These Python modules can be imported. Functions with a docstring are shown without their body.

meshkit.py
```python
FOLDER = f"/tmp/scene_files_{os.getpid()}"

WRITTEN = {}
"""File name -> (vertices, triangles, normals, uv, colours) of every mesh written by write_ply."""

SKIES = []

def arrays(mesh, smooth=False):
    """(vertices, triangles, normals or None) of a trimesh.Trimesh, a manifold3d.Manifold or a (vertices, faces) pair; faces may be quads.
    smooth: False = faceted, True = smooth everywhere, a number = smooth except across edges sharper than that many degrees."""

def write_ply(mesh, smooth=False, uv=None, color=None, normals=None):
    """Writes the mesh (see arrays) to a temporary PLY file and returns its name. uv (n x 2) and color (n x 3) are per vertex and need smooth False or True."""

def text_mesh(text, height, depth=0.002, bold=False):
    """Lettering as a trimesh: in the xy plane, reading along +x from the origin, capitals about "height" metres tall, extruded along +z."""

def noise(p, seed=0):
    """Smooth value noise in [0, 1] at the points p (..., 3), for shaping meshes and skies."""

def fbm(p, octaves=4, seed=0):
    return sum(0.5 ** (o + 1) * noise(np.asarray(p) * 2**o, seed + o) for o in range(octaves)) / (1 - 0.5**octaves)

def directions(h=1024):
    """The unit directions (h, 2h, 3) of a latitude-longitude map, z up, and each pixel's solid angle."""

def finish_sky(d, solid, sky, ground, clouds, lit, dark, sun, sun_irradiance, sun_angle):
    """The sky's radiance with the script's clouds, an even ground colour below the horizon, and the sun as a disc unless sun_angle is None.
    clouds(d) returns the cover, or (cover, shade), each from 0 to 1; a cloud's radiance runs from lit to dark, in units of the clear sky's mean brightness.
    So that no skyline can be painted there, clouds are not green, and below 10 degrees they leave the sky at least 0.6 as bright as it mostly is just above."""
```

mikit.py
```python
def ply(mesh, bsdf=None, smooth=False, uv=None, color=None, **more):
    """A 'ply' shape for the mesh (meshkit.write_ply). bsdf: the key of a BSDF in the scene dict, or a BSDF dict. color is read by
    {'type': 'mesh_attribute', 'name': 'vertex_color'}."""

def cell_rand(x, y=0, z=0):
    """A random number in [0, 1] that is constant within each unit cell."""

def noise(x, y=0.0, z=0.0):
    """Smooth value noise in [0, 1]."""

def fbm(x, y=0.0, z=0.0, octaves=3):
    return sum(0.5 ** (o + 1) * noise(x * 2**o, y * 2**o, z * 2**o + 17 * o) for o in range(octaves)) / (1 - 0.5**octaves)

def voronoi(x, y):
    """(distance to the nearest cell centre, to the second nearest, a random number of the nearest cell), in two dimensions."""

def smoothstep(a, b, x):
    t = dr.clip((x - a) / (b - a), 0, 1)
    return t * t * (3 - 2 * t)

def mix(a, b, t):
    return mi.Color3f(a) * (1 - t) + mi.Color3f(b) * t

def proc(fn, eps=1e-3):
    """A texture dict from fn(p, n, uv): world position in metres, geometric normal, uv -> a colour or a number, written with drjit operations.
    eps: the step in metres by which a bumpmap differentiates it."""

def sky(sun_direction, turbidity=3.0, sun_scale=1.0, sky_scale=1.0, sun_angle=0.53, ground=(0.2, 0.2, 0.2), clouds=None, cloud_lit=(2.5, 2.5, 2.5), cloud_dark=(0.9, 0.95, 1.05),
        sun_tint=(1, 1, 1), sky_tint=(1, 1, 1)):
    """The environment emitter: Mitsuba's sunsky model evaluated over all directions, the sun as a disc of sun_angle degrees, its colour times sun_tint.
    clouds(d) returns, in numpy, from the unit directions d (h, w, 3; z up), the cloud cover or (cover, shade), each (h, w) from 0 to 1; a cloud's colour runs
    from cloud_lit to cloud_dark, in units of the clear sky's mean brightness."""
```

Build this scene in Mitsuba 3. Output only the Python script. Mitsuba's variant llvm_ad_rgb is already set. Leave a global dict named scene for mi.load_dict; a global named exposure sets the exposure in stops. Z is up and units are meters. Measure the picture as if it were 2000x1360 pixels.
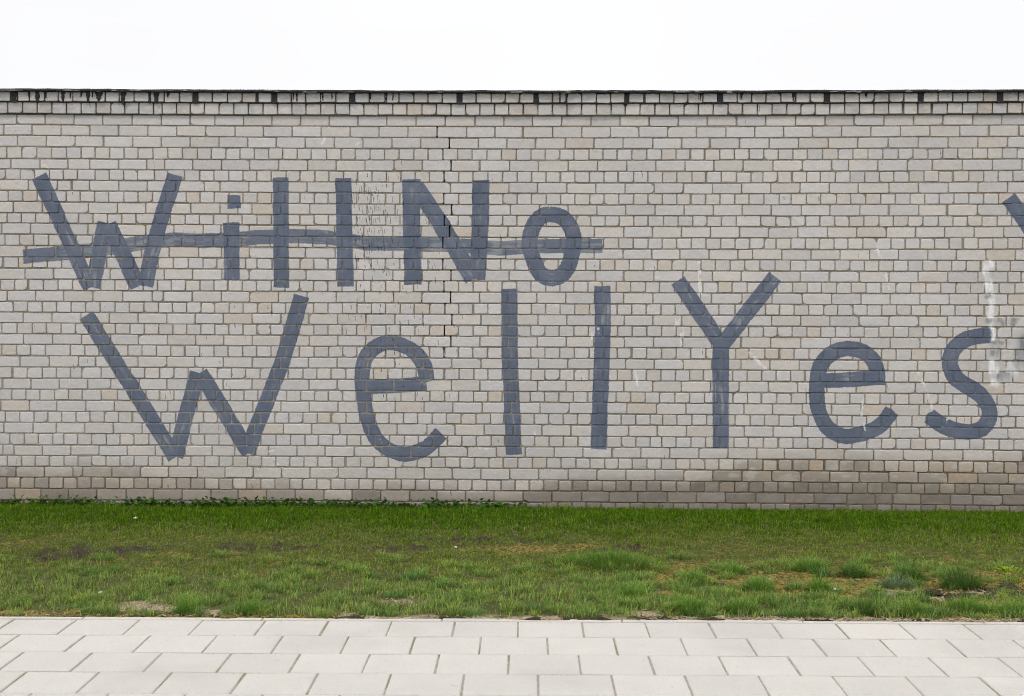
import math
import numpy as np
import trimesh
import drjit as dr
import mitsuba as mi
import mikit, meshkit
from mikit import ply, proc, noise, fbm, smoothstep, mix, cell_rand

scene, labels = {}, {}
T = mi.ScalarTransform4f

# ---------------------------------------------------------------- camera, sky, exposure
F, YAW, PITCH, ROLL, DIST, EYE, CY = 2677.1, -0.02860, -0.02913, 0.00299, 12.3653, 1.9330, 645.30
fwd = np.array([math.sin(YAW) * math.cos(PITCH), math.cos(YAW) * math.cos(PITCH), math.sin(PITCH)])
up0 = np.array([-math.sin(YAW) * math.sin(PITCH), -math.cos(YAW) * math.sin(PITCH), math.cos(PITCH)])
right = np.cross(fwd, up0)
eye = np.array([0, -DIST, EYE])
upv = math.cos(ROLL) * up0 - math.sin(ROLL) * right
scene['camera'] = {
    'type': 'perspective', 'fov': 2 * math.degrees(math.atan(1000 / F)), 'fov_axis': 'x',
    'principal_point_offset_y': -1 * (CY - 680) / 1360, 'near_clip': 0.1, 'far_clip': 3000.0,
    'to_world': T().look_at(origin=eye.tolist(), target=(eye + fwd).tolist(), up=upv.tolist())}


def overcast(d):
    """An even high cloud sheet, a little mottled, brighter overhead."""
    m = meshkit.fbm(d * 2.2 + 5, 4, 3)
    return np.ones(d.shape[:2]), np.clip(0.12 + 0.4 * (m - 0.5), 0, 1)


scene['sky'] = mikit.sky((-0.34, -0.52, 0.80), turbidity=4, sun_scale=0.28, sun_angle=15, sun_tint=(0.93, 1.0, 1.10), clouds=overcast,
                         cloud_lit=(2.52, 2.53, 2.55), cloud_dark=(1.90, 1.92, 1.97), ground=(0.2, 0.2, 0.19))
exposure = 1.93
rng = np.random.default_rng(11)


def project(p):
    d = np.atleast_2d(p) - eye
    r, w, u = d @ right, d @ fwd, d @ up0
    x, y = F * r / w, -F * u / w
    return np.stack([1000 + x * math.cos(ROLL) - y * math.sin(ROLL), CY + x * math.sin(ROLL) + y * math.cos(ROLL)], 1)


def number(key, n):
    return key if n == 0 else '%s_%03d' % (key, n)


# ---------------------------------------------------------------- layout of the wall, measured course by course (millimetres)
# heights of the bed joints, top to bottom, at x = -4.5, 0 and +4.5 m
BEDS = np.array([[int(v) for v in b.split()] for b in '3712 3691 3698;3623 3605 3616;3517 3499 3515;3421 3402 3418;3324 3301 3317;3222 3202 3215;3115 3101 3117;3020 3000 3014;2922 2899 2912;2825 2802 2814;2723 2702 2717;2621 2605 2610;2528 2508 2515;2426 2407 2416;2324 2307 2311;2221 2213 2210;2120 2112 2112;2018 2014 2011;1917 1914 1913;1817 1812 1814;1719 1712 1715;1621 1614 1619;1521 1516 1520;1425 1418 1419;1322 1317 1316;1220 1222 1220;1117 1120 1116;1017 1018 1016;918 921 915;815 819 813;712 719 711;613 616 612;508 517 512;410 419 410;310 321 303;212 216 208;107 117 111;2 18 15'.split(';')]) / 1000
# the head joints of each course, top course first
JOINTS = [np.array([int(v) for v in r.split()]) / 1000 for r in '''-4868 -4718 -4582 -4456 -4324 -4186 -4027 -3901 -3766 -3627 -3492 -3353 -3209 -3055 -2919 -2787 -2652 -2495 -2342 -2213 -2079 -1940 -1793 -1640 -1498 -1373 -1238 -1111 -982 -828 -679 -544 -418 -290 -143 3 127 264 396 521 667 828 957 1085 1210 1341 1494 1648 1775 1902 2034 2165 2292 2441 2597 2726 2857 2987 3118 3267 3420 3550 3681 3816 3964 4125
-4927 -4791 -4658 -4524 -4391 -4256 -4120 -3987 -3860 -3730 -3597 -3518 -3388 -3262 -3132 -3000 -2867 -2737 -2602 -2472 -2342 -2213 -2081 -1949 -1819 -1690 -1561 -1431 -1302 -1167 -1038 -906 -775 -648 -515 -386 -258 -127 4 134 265 398 528 656 786 919 1049 1179 1306 1438 1570 1698 1830 1961 2090 2216 2343 2472 2603 2734 2862 2993 3126 3252 3378 3509 3643 3773 3906 4036 4167
-4858 -4598 -4332 -4070 -3801 -3535 -3273 -3046 -2787 -2528 -2269 -2009 -1748 -1486 -1224 -959 -691 -431 -175 87 349 610 871 1132 1390 1652 1910 2175 2436 2696 2959 3220 3480 3742 3999
-4979 -4718 -4452 -4189 -3925 -3660 -3397 -3131 -2863 -2606 -2344 -2082 -1819 -1558 -1296 -1034 -767 -513 -256 7 268 525 780 1036 1295 1557 1813 2070 2325 2585 2843 3106 3366 3629 3891 4157
-4853 -4587 -4324 -4059 -3796 -3535 -3273 -3010 -2749 -2488 -2226 -1963 -1703 -1441 -1182 -923 -661 -405 -145 120 377 639 904 1161 1419 1679 1943 2203 2467 2728 2998 3265 3529 3791 4053
-4950 -4813 -4677 -4539 -4403 -4268 -4140 -4008 -3875 -3748 -3613 -3477 -3342 -3208 -3080 -2948 -2819 -2689 -2558 -2430 -2298 -2172 -2033 -1903 -1773 -1639 -1507 -1375 -1243 -1113 -981 -847 -716 -584 -451 -320 -188 -59 71 198 333 460 587 719 850 983 1113 1244 1372 1502 1634 1764 1894 2024 2154 2284 2418 2557 2688 2820 2952 3090 3219 3351 3482 3613 3746 3877 4008 4139
-4915 -4649 -4391 -4191 -3927 -3669 -3507 -3251 -2987 -2731 -2468 -2205 -1945 -1685 -1423 -1166 -907 -644 -381 -119 148 410 672 933 1194 1452 1713 1977 2239 2499 2651 2909 3171 3393 3657 3922 4184
-4965 -4829 -4697 -4561 -4432 -4303 -4143 -4012 -3882 -3754 -3600 -3478 -3324 -3188 -3057 -2922 -2792 -2668 -2535 -2400 -2275 -2140 -2010 -1880 -1750 -1620 -1490 -1356 -1231 -1103 -970 -838 -708 -573 -441 -310 -181 -51 80 208 339 468 601 735 863 993 1121 1256 1387 1519 1655 1784 1889 2019 2152 2279 2401 2536 2663 2795 2925 3052 3188 3319 3448 3579 3715 3846 3975 4106
-4757 -4489 -4352 -4195 -3926 -3666 -3404 -3145 -3002 -2738 -2470 -2210 -1945 -1690 -1430 -1172 -912 -648 -385 -127 135 397 659 920 1182 1442 1701 1961 2220 2480 2737 3009 3271 3535 3798 4060
-4941 -4807 -4675 -4539 -4407 -4280 -4149 -4020 -3880 -3750 -3619 -3493 -3310 -3184 -3053 -2921 -2792 -2662 -2531 -2405 -2275 -2145 -2019 -1894 -1761 -1629 -1499 -1370 -1237 -1106 -972 -837 -708 -574 -440 -309 -180 -48 80 209 343 471 602 735 864 992 1123 1251 1379 1507 1638 1767 1900 2035 2142 2278 2406 2545 2672 2806 2938 3067 3199 3328 3457 3589 3718 3849 3980 4111
-4895 -4629 -4475 -4206 -3941 -3681 -3526 -3269 -3002 -2839 -2711 -2447 -2185 -1925 -1666 -1411 -1161 -902 -639 -371 -108 148 407 665 929 1189 1450 1707 1965 2234 2487 2753 3016 3275 3533 3796 4058
-4952 -4822 -4689 -4559 -4427 -4296 -4164 -4031 -3901 -3770 -3592 -3456 -3322 -3192 -3061 -2928 -2802 -2667 -2534 -2406 -2275 -2147 -2017 -1889 -1761 -1626 -1497 -1367 -1230 -1101 -967 -842 -717 -569 -440 -311 -181 -48 86 219 353 481 608 739 869 1005 1135 1266 1394 1522 1655 1872 2007 2139 2271 2401 2531 2660 2792 2924 3051 3183 3314 3453 3580 3709 3838 3972 4100
-5002 -4738 -4477 -4210 -3944 -3681 -3424 -3157 -2994 -2737 -2480 -2220 -1959 -1697 -1432 -1175 -918 -652 -393 -130 128 385 649 906 1166 1425 1685 1943 2204 2468 2727 2991 3252 3508 3768 4029
-4973 -4840 -4708 -4574 -4447 -4320 -4170 -4039 -3914 -3776 -3654 -3513 -3354 -3223 -3064 -2933 -2805 -2677 -2546 -2415 -2287 -2159 -2024 -1894 -1769 -1643 -1509 -1379 -1240 -1110 -980 -846 -716 -582 -453 -319 -190 -52 82 208 340 469 604 735 868 994 1123 1254 1386 1517 1647 1775 1905 2011 2142 2273 2398 2528 2651 2783 2906 3033 3160 3292 3419 3549 3677 3806 3935 4067 4198
-4773 -4514 -4255 -3997 -3720 -3467 -3200 -2990 -2737 -2476 -2225 -1955 -1690 -1432 -1170 -911 -652 -411 -134 115 384 644 901 1153 1415 1671 1803 2064 2324 2582 2845 3102 3361 3615 3876 4136
-4988 -4851 -4722 -4585 -4453 -4322 -4185 -4040 -3913 -3791 -3669 -3570 -3430 -3294 -3158 -3034 -2906 -2770 -2666 -2528 -2406 -2276 -2150 -2020 -1890 -1759 -1629 -1499 -1369 -1246 -1114 -980 -846 -721 -591 -457 -328 -199 -74 60 184 309 437 571 700 826 952 1081 1209 1342 1470 1603 1733 1868 2005 2142 2279 2409 2539 2669 2799 2926 3058 3188 3317 3446 3576 3704 3834 3965 4092
-4793 -4527 -4256 -4009 -3768 -3515 -3255 -2986 -2738 -2477 -2220 -1945 -1699 -1431 -1165 -906 -651 -380 -124 134 396 656 921 1182 1446 1704 1960 2230 2493 2754 3018 3277 3540 3806 4072 4188
-5020 -4888 -4758 -4624 -4488 -4354 -4224 -4097 -3966 -3839 -3707 -3576 -3449 -3318 -3187 -3059 -2930 -2802 -2670 -2537 -2412 -2281 -2153 -2022 -1894 -1764 -1632 -1499 -1369 -1244 -1109 -970 -838 -705 -577 -443 -313 -184 -50 79 203 330 459 584 714 846 972 1105 1238 1362 1495 1623 1758 1897 2025 2162 2292 2420 2553 2684 2816 2949 3081 3212 3346 3480 3610 3741 3868 3995 4135
-4958 -4696 -4437 -4168 -3896 -3623 -3520 -3258 -2993 -2734 -2472 -2211 -1947 -1690 -1425 -1170 -910 -646 -392 -130 130 388 651 913 1170 1438 1711 1980 2250 2510 2774 3031 3295 3555 3812 4073
-4902 -4772 -4635 -4503 -4369 -4235 -4103 -3967 -3835 -3701 -3568 -3441 -3310 -3179 -3054 -2923 -2795 -2664 -2533 -2407 -2286 -2153 -2020 -1890 -1757 -1626 -1499 -1364 -1239 -1100 -961 -834 -701 -572 -447 -308 -179 -51 80 211 343 472 594 725 855 987 1115 1248 1377 1505 1650 1789 1922 2047 2178 2306 2440 2566 2701 2828 2958 3090 3220 3351 3478 3610 3739 3871 3999 4129
-4810 -4546 -4281 -4019 -3756 -3493 -3232 -2975 -2713 -2449 -2193 -1932 -1676 -1413 -1160 -898 -634 -377 -118 140 398 656 914 1174 1442 1712 1978 2238 2497 2758 3022 3286 3541 3799 4062
-5009 -4868 -4728 -4599 -4462 -4330 -4208 -4085 -3963 -3830 -3700 -3567 -3439 -3310 -3182 -3053 -2926 -2795 -2669 -2543 -2422 -2286 -2151 -2020 -1890 -1760 -1625 -1494 -1364 -1232 -1100 -965 -837 -704 -571 -446 -307 -183 -58 73 205 334 468 597 730 861 993 1126 1259 1397 1525 1649 1772 1905 2029 2161 2294 2417 2547 2677 2805 2935 3065 3199 3328 3460 3592 3724 3860 3982 4113
-4810 -4543 -4274 -4011 -3755 -3489 -3229 -2972 -2710 -2450 -2191 -1932 -1680 -1415 -1160 -907 -643 -386 -124 136 385 659 920 1184 1443 1709 1970 2240 2505 2769 3036 3302 3539 3797 4068
-5013 -4874 -4747 -4610 -4379 -4247 -4110 -3981 -3851 -3720 -3588 -3457 -3325 -3192 -3061 -2932 -2801 -2672 -2541 -2413 -2280 -2147 -2016 -1888 -1760 -1629 -1494 -1364 -1234 -1099 -969 -837 -707 -573 -441 -307 -182 -55 77 211 344 474 596 729 860 994 1127 1256 1392 1526 1657 1779 1919 2053 2181 2314 2442 2570 2702 2830 2962 3091 3226 3358 3490 3622 3753 3885 4016 4148
-4842 -4573 -4304 -4148 -4021 -3758 -3495 -3237 -2976 -2712 -2455 -2198 -1937 -1680 -1415 -1160 -898 -633 -376 -112 151 400 669 930 1190 1445 1706 1967 2228 2489 2753 3018 3282 3541 3804 4068
-4909 -4778 -4639 -4510 -4380 -4276 -4097 -3961 -3829 -3697 -3561 -3429 -3298 -3167 -3031 -2902 -2773 -2642 -2516 -2385 -2249 -2122 -1993 -1859 -1732 -1606 -1476 -1345 -1220 -1087 -960 -830 -697 -570 -441 -306 -181 -55 78 209 343 470 597 730 859 990 1121 1246 1372 1505 1633 1762 1893 2023 2151 2284 2416 2544 2679 2804 2939 3073 3204 3338 3469 3601 3733 3862 3996 4128
-5004 -4744 -4484 -4222 -4010 -3749 -3494 -3233 -2977 -2714 -2460 -2195 -1935 -1676 -1420 -1159 -901 -642 -380 -121 138 387 657 917 1175 1437 1692 1955 2216 2477 2742 3003 3266 3528 3793 4052
-4922 -4792 -4663 -4527 -4400 -4273 -4098 -3948 -3820 -3689 -3562 -3430 -3303 -3181 -3041 -2914 -2788 -2661 -2521 -2399 -2273 -2145 -2019 -1888 -1764 -1620 -1490 -1359 -1227 -1094 -962 -834 -700 -570 -440 -310 -185 -58 72 203 334 462 586 718 849 978 1116 1249 1382 1509 1638 1768 1896 2029 2162 2295 2423 2551 2683 2816 2950 3083 3208 3340 3467 3599 3729 3858 3990 4122
-5025 -4760 -4509 -4242 -3978 -3746 -3487 -3219 -2971 -2708 -2451 -2192 -1930 -1671 -1410 -1147 -887 -620 -356 -97 167 425 685 951 1215 1470 1737 1993 2259 2520 2783 3049 3300 3564 3828 4094
-4983 -4850 -4718 -4590 -4463 -4331 -4203 -4071 -3939 -3810 -3680 -3549 -3417 -3281 -3159 -3032 -2904 -2772 -2643 -2507 -2379 -2250 -2119 -1988 -1858 -1732 -1592 -1466 -1334 -1206 -1074 -945 -812 -676 -546 -421 -273 -149 -20 112 241 366 495 633 765 896 1007 1136 1271 1402 1531 1659 1793 1921 2051 2182 2313 2448 2571 2704 2833 2964 3098 3237 3370 3502 3634 3765 3893 4029 4161
-4996 -4728 -4515 -4253 -3987 -3723 -3469 -3201 -2953 -2693 -2428 -2171 -1914 -1653 -1392 -1122 -866 -601 -340 -80 181 445 703 961 1221 1481 1741 2000 2259 2526 2789 3047 3307 3569 3833 4091
-4945 -4809 -4679 -4547 -4445 -4318 -4188 -4052 -3926 -3797 -3662 -3534 -3394 -3277 -3150 -3019 -2883 -2765 -2634 -2496 -2364 -2232 -2110 -1979 -1850 -1723 -1592 -1461 -1326 -1201 -1070 -936 -806 -674 -539 -416 -272 -145 -15 115 246 371 505 639 768 897 1001 1130 1263 1394 1523 1650 1780 1913 2049 2179 2312 2445 2578 2706 2838 2969 3097 3229 3360 3488 3622 3754 3883 4015 4145
-5007 -4905 -4644 -4384 -4120 -3861 -3604 -3329 -3080 -2873 -2681 -2564 -2307 -2049 -1783 -1531 -1266 -1015 -754 -490 -230 34 293 556 813 1073 1335 1597 1856 2102 2382 2634 2899 3163 3423 3694 3965 4228
-4967 -4836 -4711 -4581 -4444 -4314 -4191 -4057 -3927 -3800 -3668 -3536 -3395 -3278 -3151 -3017 -2890 -2758 -2630 -2499 -2372 -2241 -2115 -1984 -1858 -1727 -1601 -1471 -1340 -1210 -1081 -954 -822 -689 -559 -429 -296 -165 -37 95 229 355 488 612 737 869 1000 1129 1256 1389 1515 1649 1777 1911 2048 2181 2323 2465 2593 2726 2860 2996 3126 3260 3391 3523 3652 3789 3916 4062 4184
-4887 -4625 -4365 -4272 -4003 -3742 -3482 -3217 -2965 -2705 -2447 -2187 -1928 -1668 -1405 -1146 -889 -631 -370 -109 160 419 679 941 1201 1461 1725 1989 2251 2509 2773 3038 3298 3562 3829 4099
-4973 -4850 -4718 -4585 -4453 -4325 -4195 -4065 -3933 -3801 -3672 -3542 -3410 -3281 -3151 -3022 -2893 -2765 -2635 -2507 -2373 -2256 -2125 -1996 -1867 -1741 -1611 -1483 -1354 -1226 -1098 -968 -840 -710 -577 -447 -322 -190 -62 72 202 336 466 590 729 867 997 1135 1261 1388 1519 1657 1788 1917 2048 2188 2319 2449 2586 2714 2847 2979 3112 3240 3358 3491 3627 3755 3889 4021 4155
-4903 -4661 -4404 -4146 -3872 -3622 -3359 -3095 -2842 -2584 -2321 -2059 -1802 -1541 -1279 -1030 -769 -512 -247 12 281 531 788 1055 1315 1577 1849 2110 2372 2665 2919 3076 3323 3588 3788 4052'''.split('\n')]
# the hand-painted letters and the strike-through: width: x,z x,z ...
STROKES = '''143:-4655,2959 -4191,1946
139:-4056,2537 -4168,1946
152:-4024,2523 -3754,1957
143:-3408,2973 -3555,2524 -3636,2236 -3684,1957
120:-2876,2784 -2872,2664
148:-2900,2539 -2897,2020
143:-2447,2946 -2444,1951
148:-1880,2942 -1862,1962
157:-1272,2924 -1249,1983
152:-1226,2869 -990,2519 -706,2030
120:-1347,2869 -1180,2869
152:-639,2924 -643,2519 -669,2026
143:-25,2617 35,2611 95,2590 143,2545 178,2489 197,2428 202,2360 191,2278 170,2199 143,2133 106,2083 58,2053 5,2041 -48,2052 -97,2083 -136,2138 -166,2207 -189,2283 -199,2359 -192,2427 -172,2488 -144,2545 -108,2589 -65,2611 -16,2617
129:-4811,2224 -4316,2272 -3987,2310 -3706,2357 -3424,2385 -3144,2372 -2770,2396 -2397,2419 -2024,2406 -1652,2351 -1281,2348 -818,2335 -448,2312 -171,2331 460,2337
143:-4231,1694 -3829,1061 -3419,399
143:-3419,409 -3214,1176
148:-3190,1176 -2742,450
143:-2258,1882 -2436,1282 -2695,628 -2756,441
139:-1122,1107 -1129,1170 -1146,1246 -1179,1308 -1225,1362 -1284,1405 -1350,1436 -1420,1455 -1490,1458 -1557,1436 -1615,1397 -1659,1350 -1690,1290 -1707,1214 -1713,1128 -1707,1035 -1695,942 -1681,852 -1662,765 -1633,681 -1597,607 -1554,552 -1503,510 -1440,474 -1373,450 -1315,443 -1256,451 -1190,471 -1122,507 -1048,577 -992,639
134:-1718,1048 -1420,1064 -1122,1089
145:-378,1948 -371,1319 -332,447
143:457,1974 468,1600 451,1184 432,503
143:1137,2026 1498,1489
143:2006,2061 1535,1448
150:1521,1530 1533,519
139:2927,1187 2915,1241 2890,1306 2848,1355 2793,1393 2720,1415 2642,1420 2570,1403 2506,1369 2454,1323 2415,1263 2394,1185 2385,1101 2384,1018 2391,940 2402,874 2420,816 2445,759 2480,710 2534,669 2595,641 2650,633 2709,638 2790,654 2869,680 2928,713 2978,754 3025,815 3059,865
134:2389,1129 2682,1140 2996,1164
143:3946,1545 3877,1540 3792,1530 3724,1512 3666,1484 3618,1442 3585,1392 3568,1334 3568,1272 3591,1210 3629,1153 3681,1114 3739,1080 3794,1046 3844,1008 3885,957 3914,902 3925,849 3920,797 3896,746 3857,704 3801,683 3735,676 3661,682 3589,698 3531,723 3479,753 3426,788 3387,817
143:4066,2768 4485,2200'''.split('\n')
# thin white dabs and runs of paint
WHITE = '''28:1328,2201 1335,1903
18:2897,2370 2915,2306 2944,2223 2981,2105 3010,1995 3029,1940
42:1134,1695 1130,1616
37:1176,1589 1177,1511
23:1172,1488 1173,1428
28:1778,1384 1857,1302 1931,1237
23:755,1204 774,1130 784,1075
18:3283,1207 3329,1124 3375,1042 3408,950 3405,849
14:2806,975 2785,845 2823,680
18:367,1554 367,1489
23:422,1600 427,1545
18:-152,681 -147,625
14:-1550,579 -1531,542
14:-2578,461 -2513,471
14:-2489,359 -2438,312
18:-2079,3246 -2042,3301
14:-1768,3237 -1731,3265
12:-4640,3089 -4565,3024
14:-652,501 -573,497
14:3547,794 3556,758'''.split('\n')
# sprayed blobs: x, z, half width, half height, 1 = white 0 = dark
BLOBS = [tuple(int(v) / (1000 if i < 4 else 1) for i, v in enumerate(b.split(','))) for b in '3888,2153,42,74,1 3900,1979,28,111,1 3929,1842,28,120,1 3935,1682,23,120,1 3946,1545,18,74,1 3955,1247,42,120,1 4118,1238,46,65,1 3983,1132,37,46,1 3896,1906,37,37,0 3917,1668,46,51,0 4017,1664,42,42,0 4130,1673,51,32,0 3997,1476,74,37,0 3975,1384,55,46,0 4188,1449,55,120,0 4172,1284,65,55,0 4023,1178,92,46,0 4082,1211,46,37,0 4270,1386,92,139,0'.split()]
# bitumen that fills wide gaps of the top course, and runs of it: x, half width, length
GAPS = [tuple(int(v) / 1000 for v in b.split(',')) for b in '-4861,23,0 -3207,23,0 -2494,23,0 -1792,23,0 -828,21,0 -143,18,0 670,18,0 1493,21,0 2440,23,0 3266,23,0 3962,23,0'.split()]
DRIPS = [tuple(int(v) / 1000 for v in b.split(',')) for b in '-4646,28,92 -4567,9,55 -4408,23,92 -4343,7,55 -4184,16,101 -4082,41,83 -3863,32,115 -3625,14,110 -3565,32,97 -4833,9,92 -3458,14,41 -2323,7,60 -2290,7,78 -2059,7,69 -1976,6,55 -2646,9,92 -1483,6,83 -1423,5,64 -1631,9,55 67,7,92 1684,12,55 2141,14,69 1325,9,64 2788,12,41 -4240,9,46 -4142,7,46 127,14,92 -4725,9,64'.split()]
X0, X1 = -7.6, 7.6
COLS = [np.polyfit([-4.5, 0, 4.5], b, 2) for b in BEDS]
FIT1 = [np.polyfit([-4.5, 0, 4.5], b, 1) for b in BEDS]


def bed_z(k, x):
    """Height of bed joint k (0 = under the roof felt)."""
    x = np.asarray(x, float)
    inside = np.polyval(COLS[k], np.clip(x, -4.8, 4.8))
    return inside + FIT1[k][0] * 0.5 * (x - np.clip(x, -4.8, 4.8))


def segments(rows, butt=True):
    out = []
    for r in rows:
        w, pts = r.split(':')
        p = [tuple(int(v) / 1000 for v in q.split(',')) for q in pts.split()]
        for i, (a, b) in enumerate(zip(p, p[1:])):
            out.append((*a, *b, int(w) / 2000, i == 0, i == len(p) - 2))
    return out


first_x = [float(q.split(':')[1].split(',')[0]) for q in STROKES]
STRIKE = segments([STROKES[int(np.argmin(first_x))]])
LETTERS = segments([q for i, q in enumerate(STROKES) if i != int(np.argmin(first_x))])
SEG, WSEG = LETTERS + STRIKE, segments(WHITE)


# ---------------------------------------------------------------- materials of the wall
def stroke_distance(x, z, segs, pad=0.0):
    """(signed distance to the strokes, coordinate across, coordinate along of the nearest one)."""
    best, across, along = mi.Float(9.0), mi.Float(0.0), mi.Float(0.0)
    for ax, az, bx, bz, w, first, last in segs:
        L = math.hypot(bx - ax, bz - az)
        ux, uz = (bx - ax) / L, (bz - az) / L
        dx, dz = x - ax, z - az
        s, t = dx * ux + dz * uz, dz * ux - dx * uz
        e = s - dr.clip(s, 0, L)
        d = dr.sqrt(t * t + e * e) - w
        if first:
            d = dr.maximum(d, -s)
        if last:
            d = dr.maximum(d, s - L)
        hit = d < best
        best = dr.select(hit, d, best)
        across = dr.select(hit, t, across)
        along = dr.select(hit, s, along)
    return best, across, along


def grime_shade(p, jump=0.0):
    """(sooty stain and painted shade under the roof edge, splash dirt near the ground) from 0 to 1."""
    n = fbm(p.x * 1.3, p.z * 2.5, 4.0, 3)
    n2 = fbm(p.x * 7.0, p.z * 11.0, 9.0, 3)
    # the splash line stands higher at the right and lower in the middle
    top = 0.15 + 0.09 * smoothstep(-0.2, 0.3, p.x) + 0.21 * smoothstep(0.7, 2.2, p.x) + 0.12 * smoothstep(-2.4, -4.2, p.x)
    low = smoothstep(0.10, -0.10, p.z - top - (n - 0.5) * 0.12 - (n2 - 0.5) * 0.04 - jump)
    soot_shade = smoothstep(3.49, 3.56, p.z + (n2 - 0.5) * 0.08)  # sooty stain plus shadow painted into the two corbelled courses
    return soot_shade, low, n, n2


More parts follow.
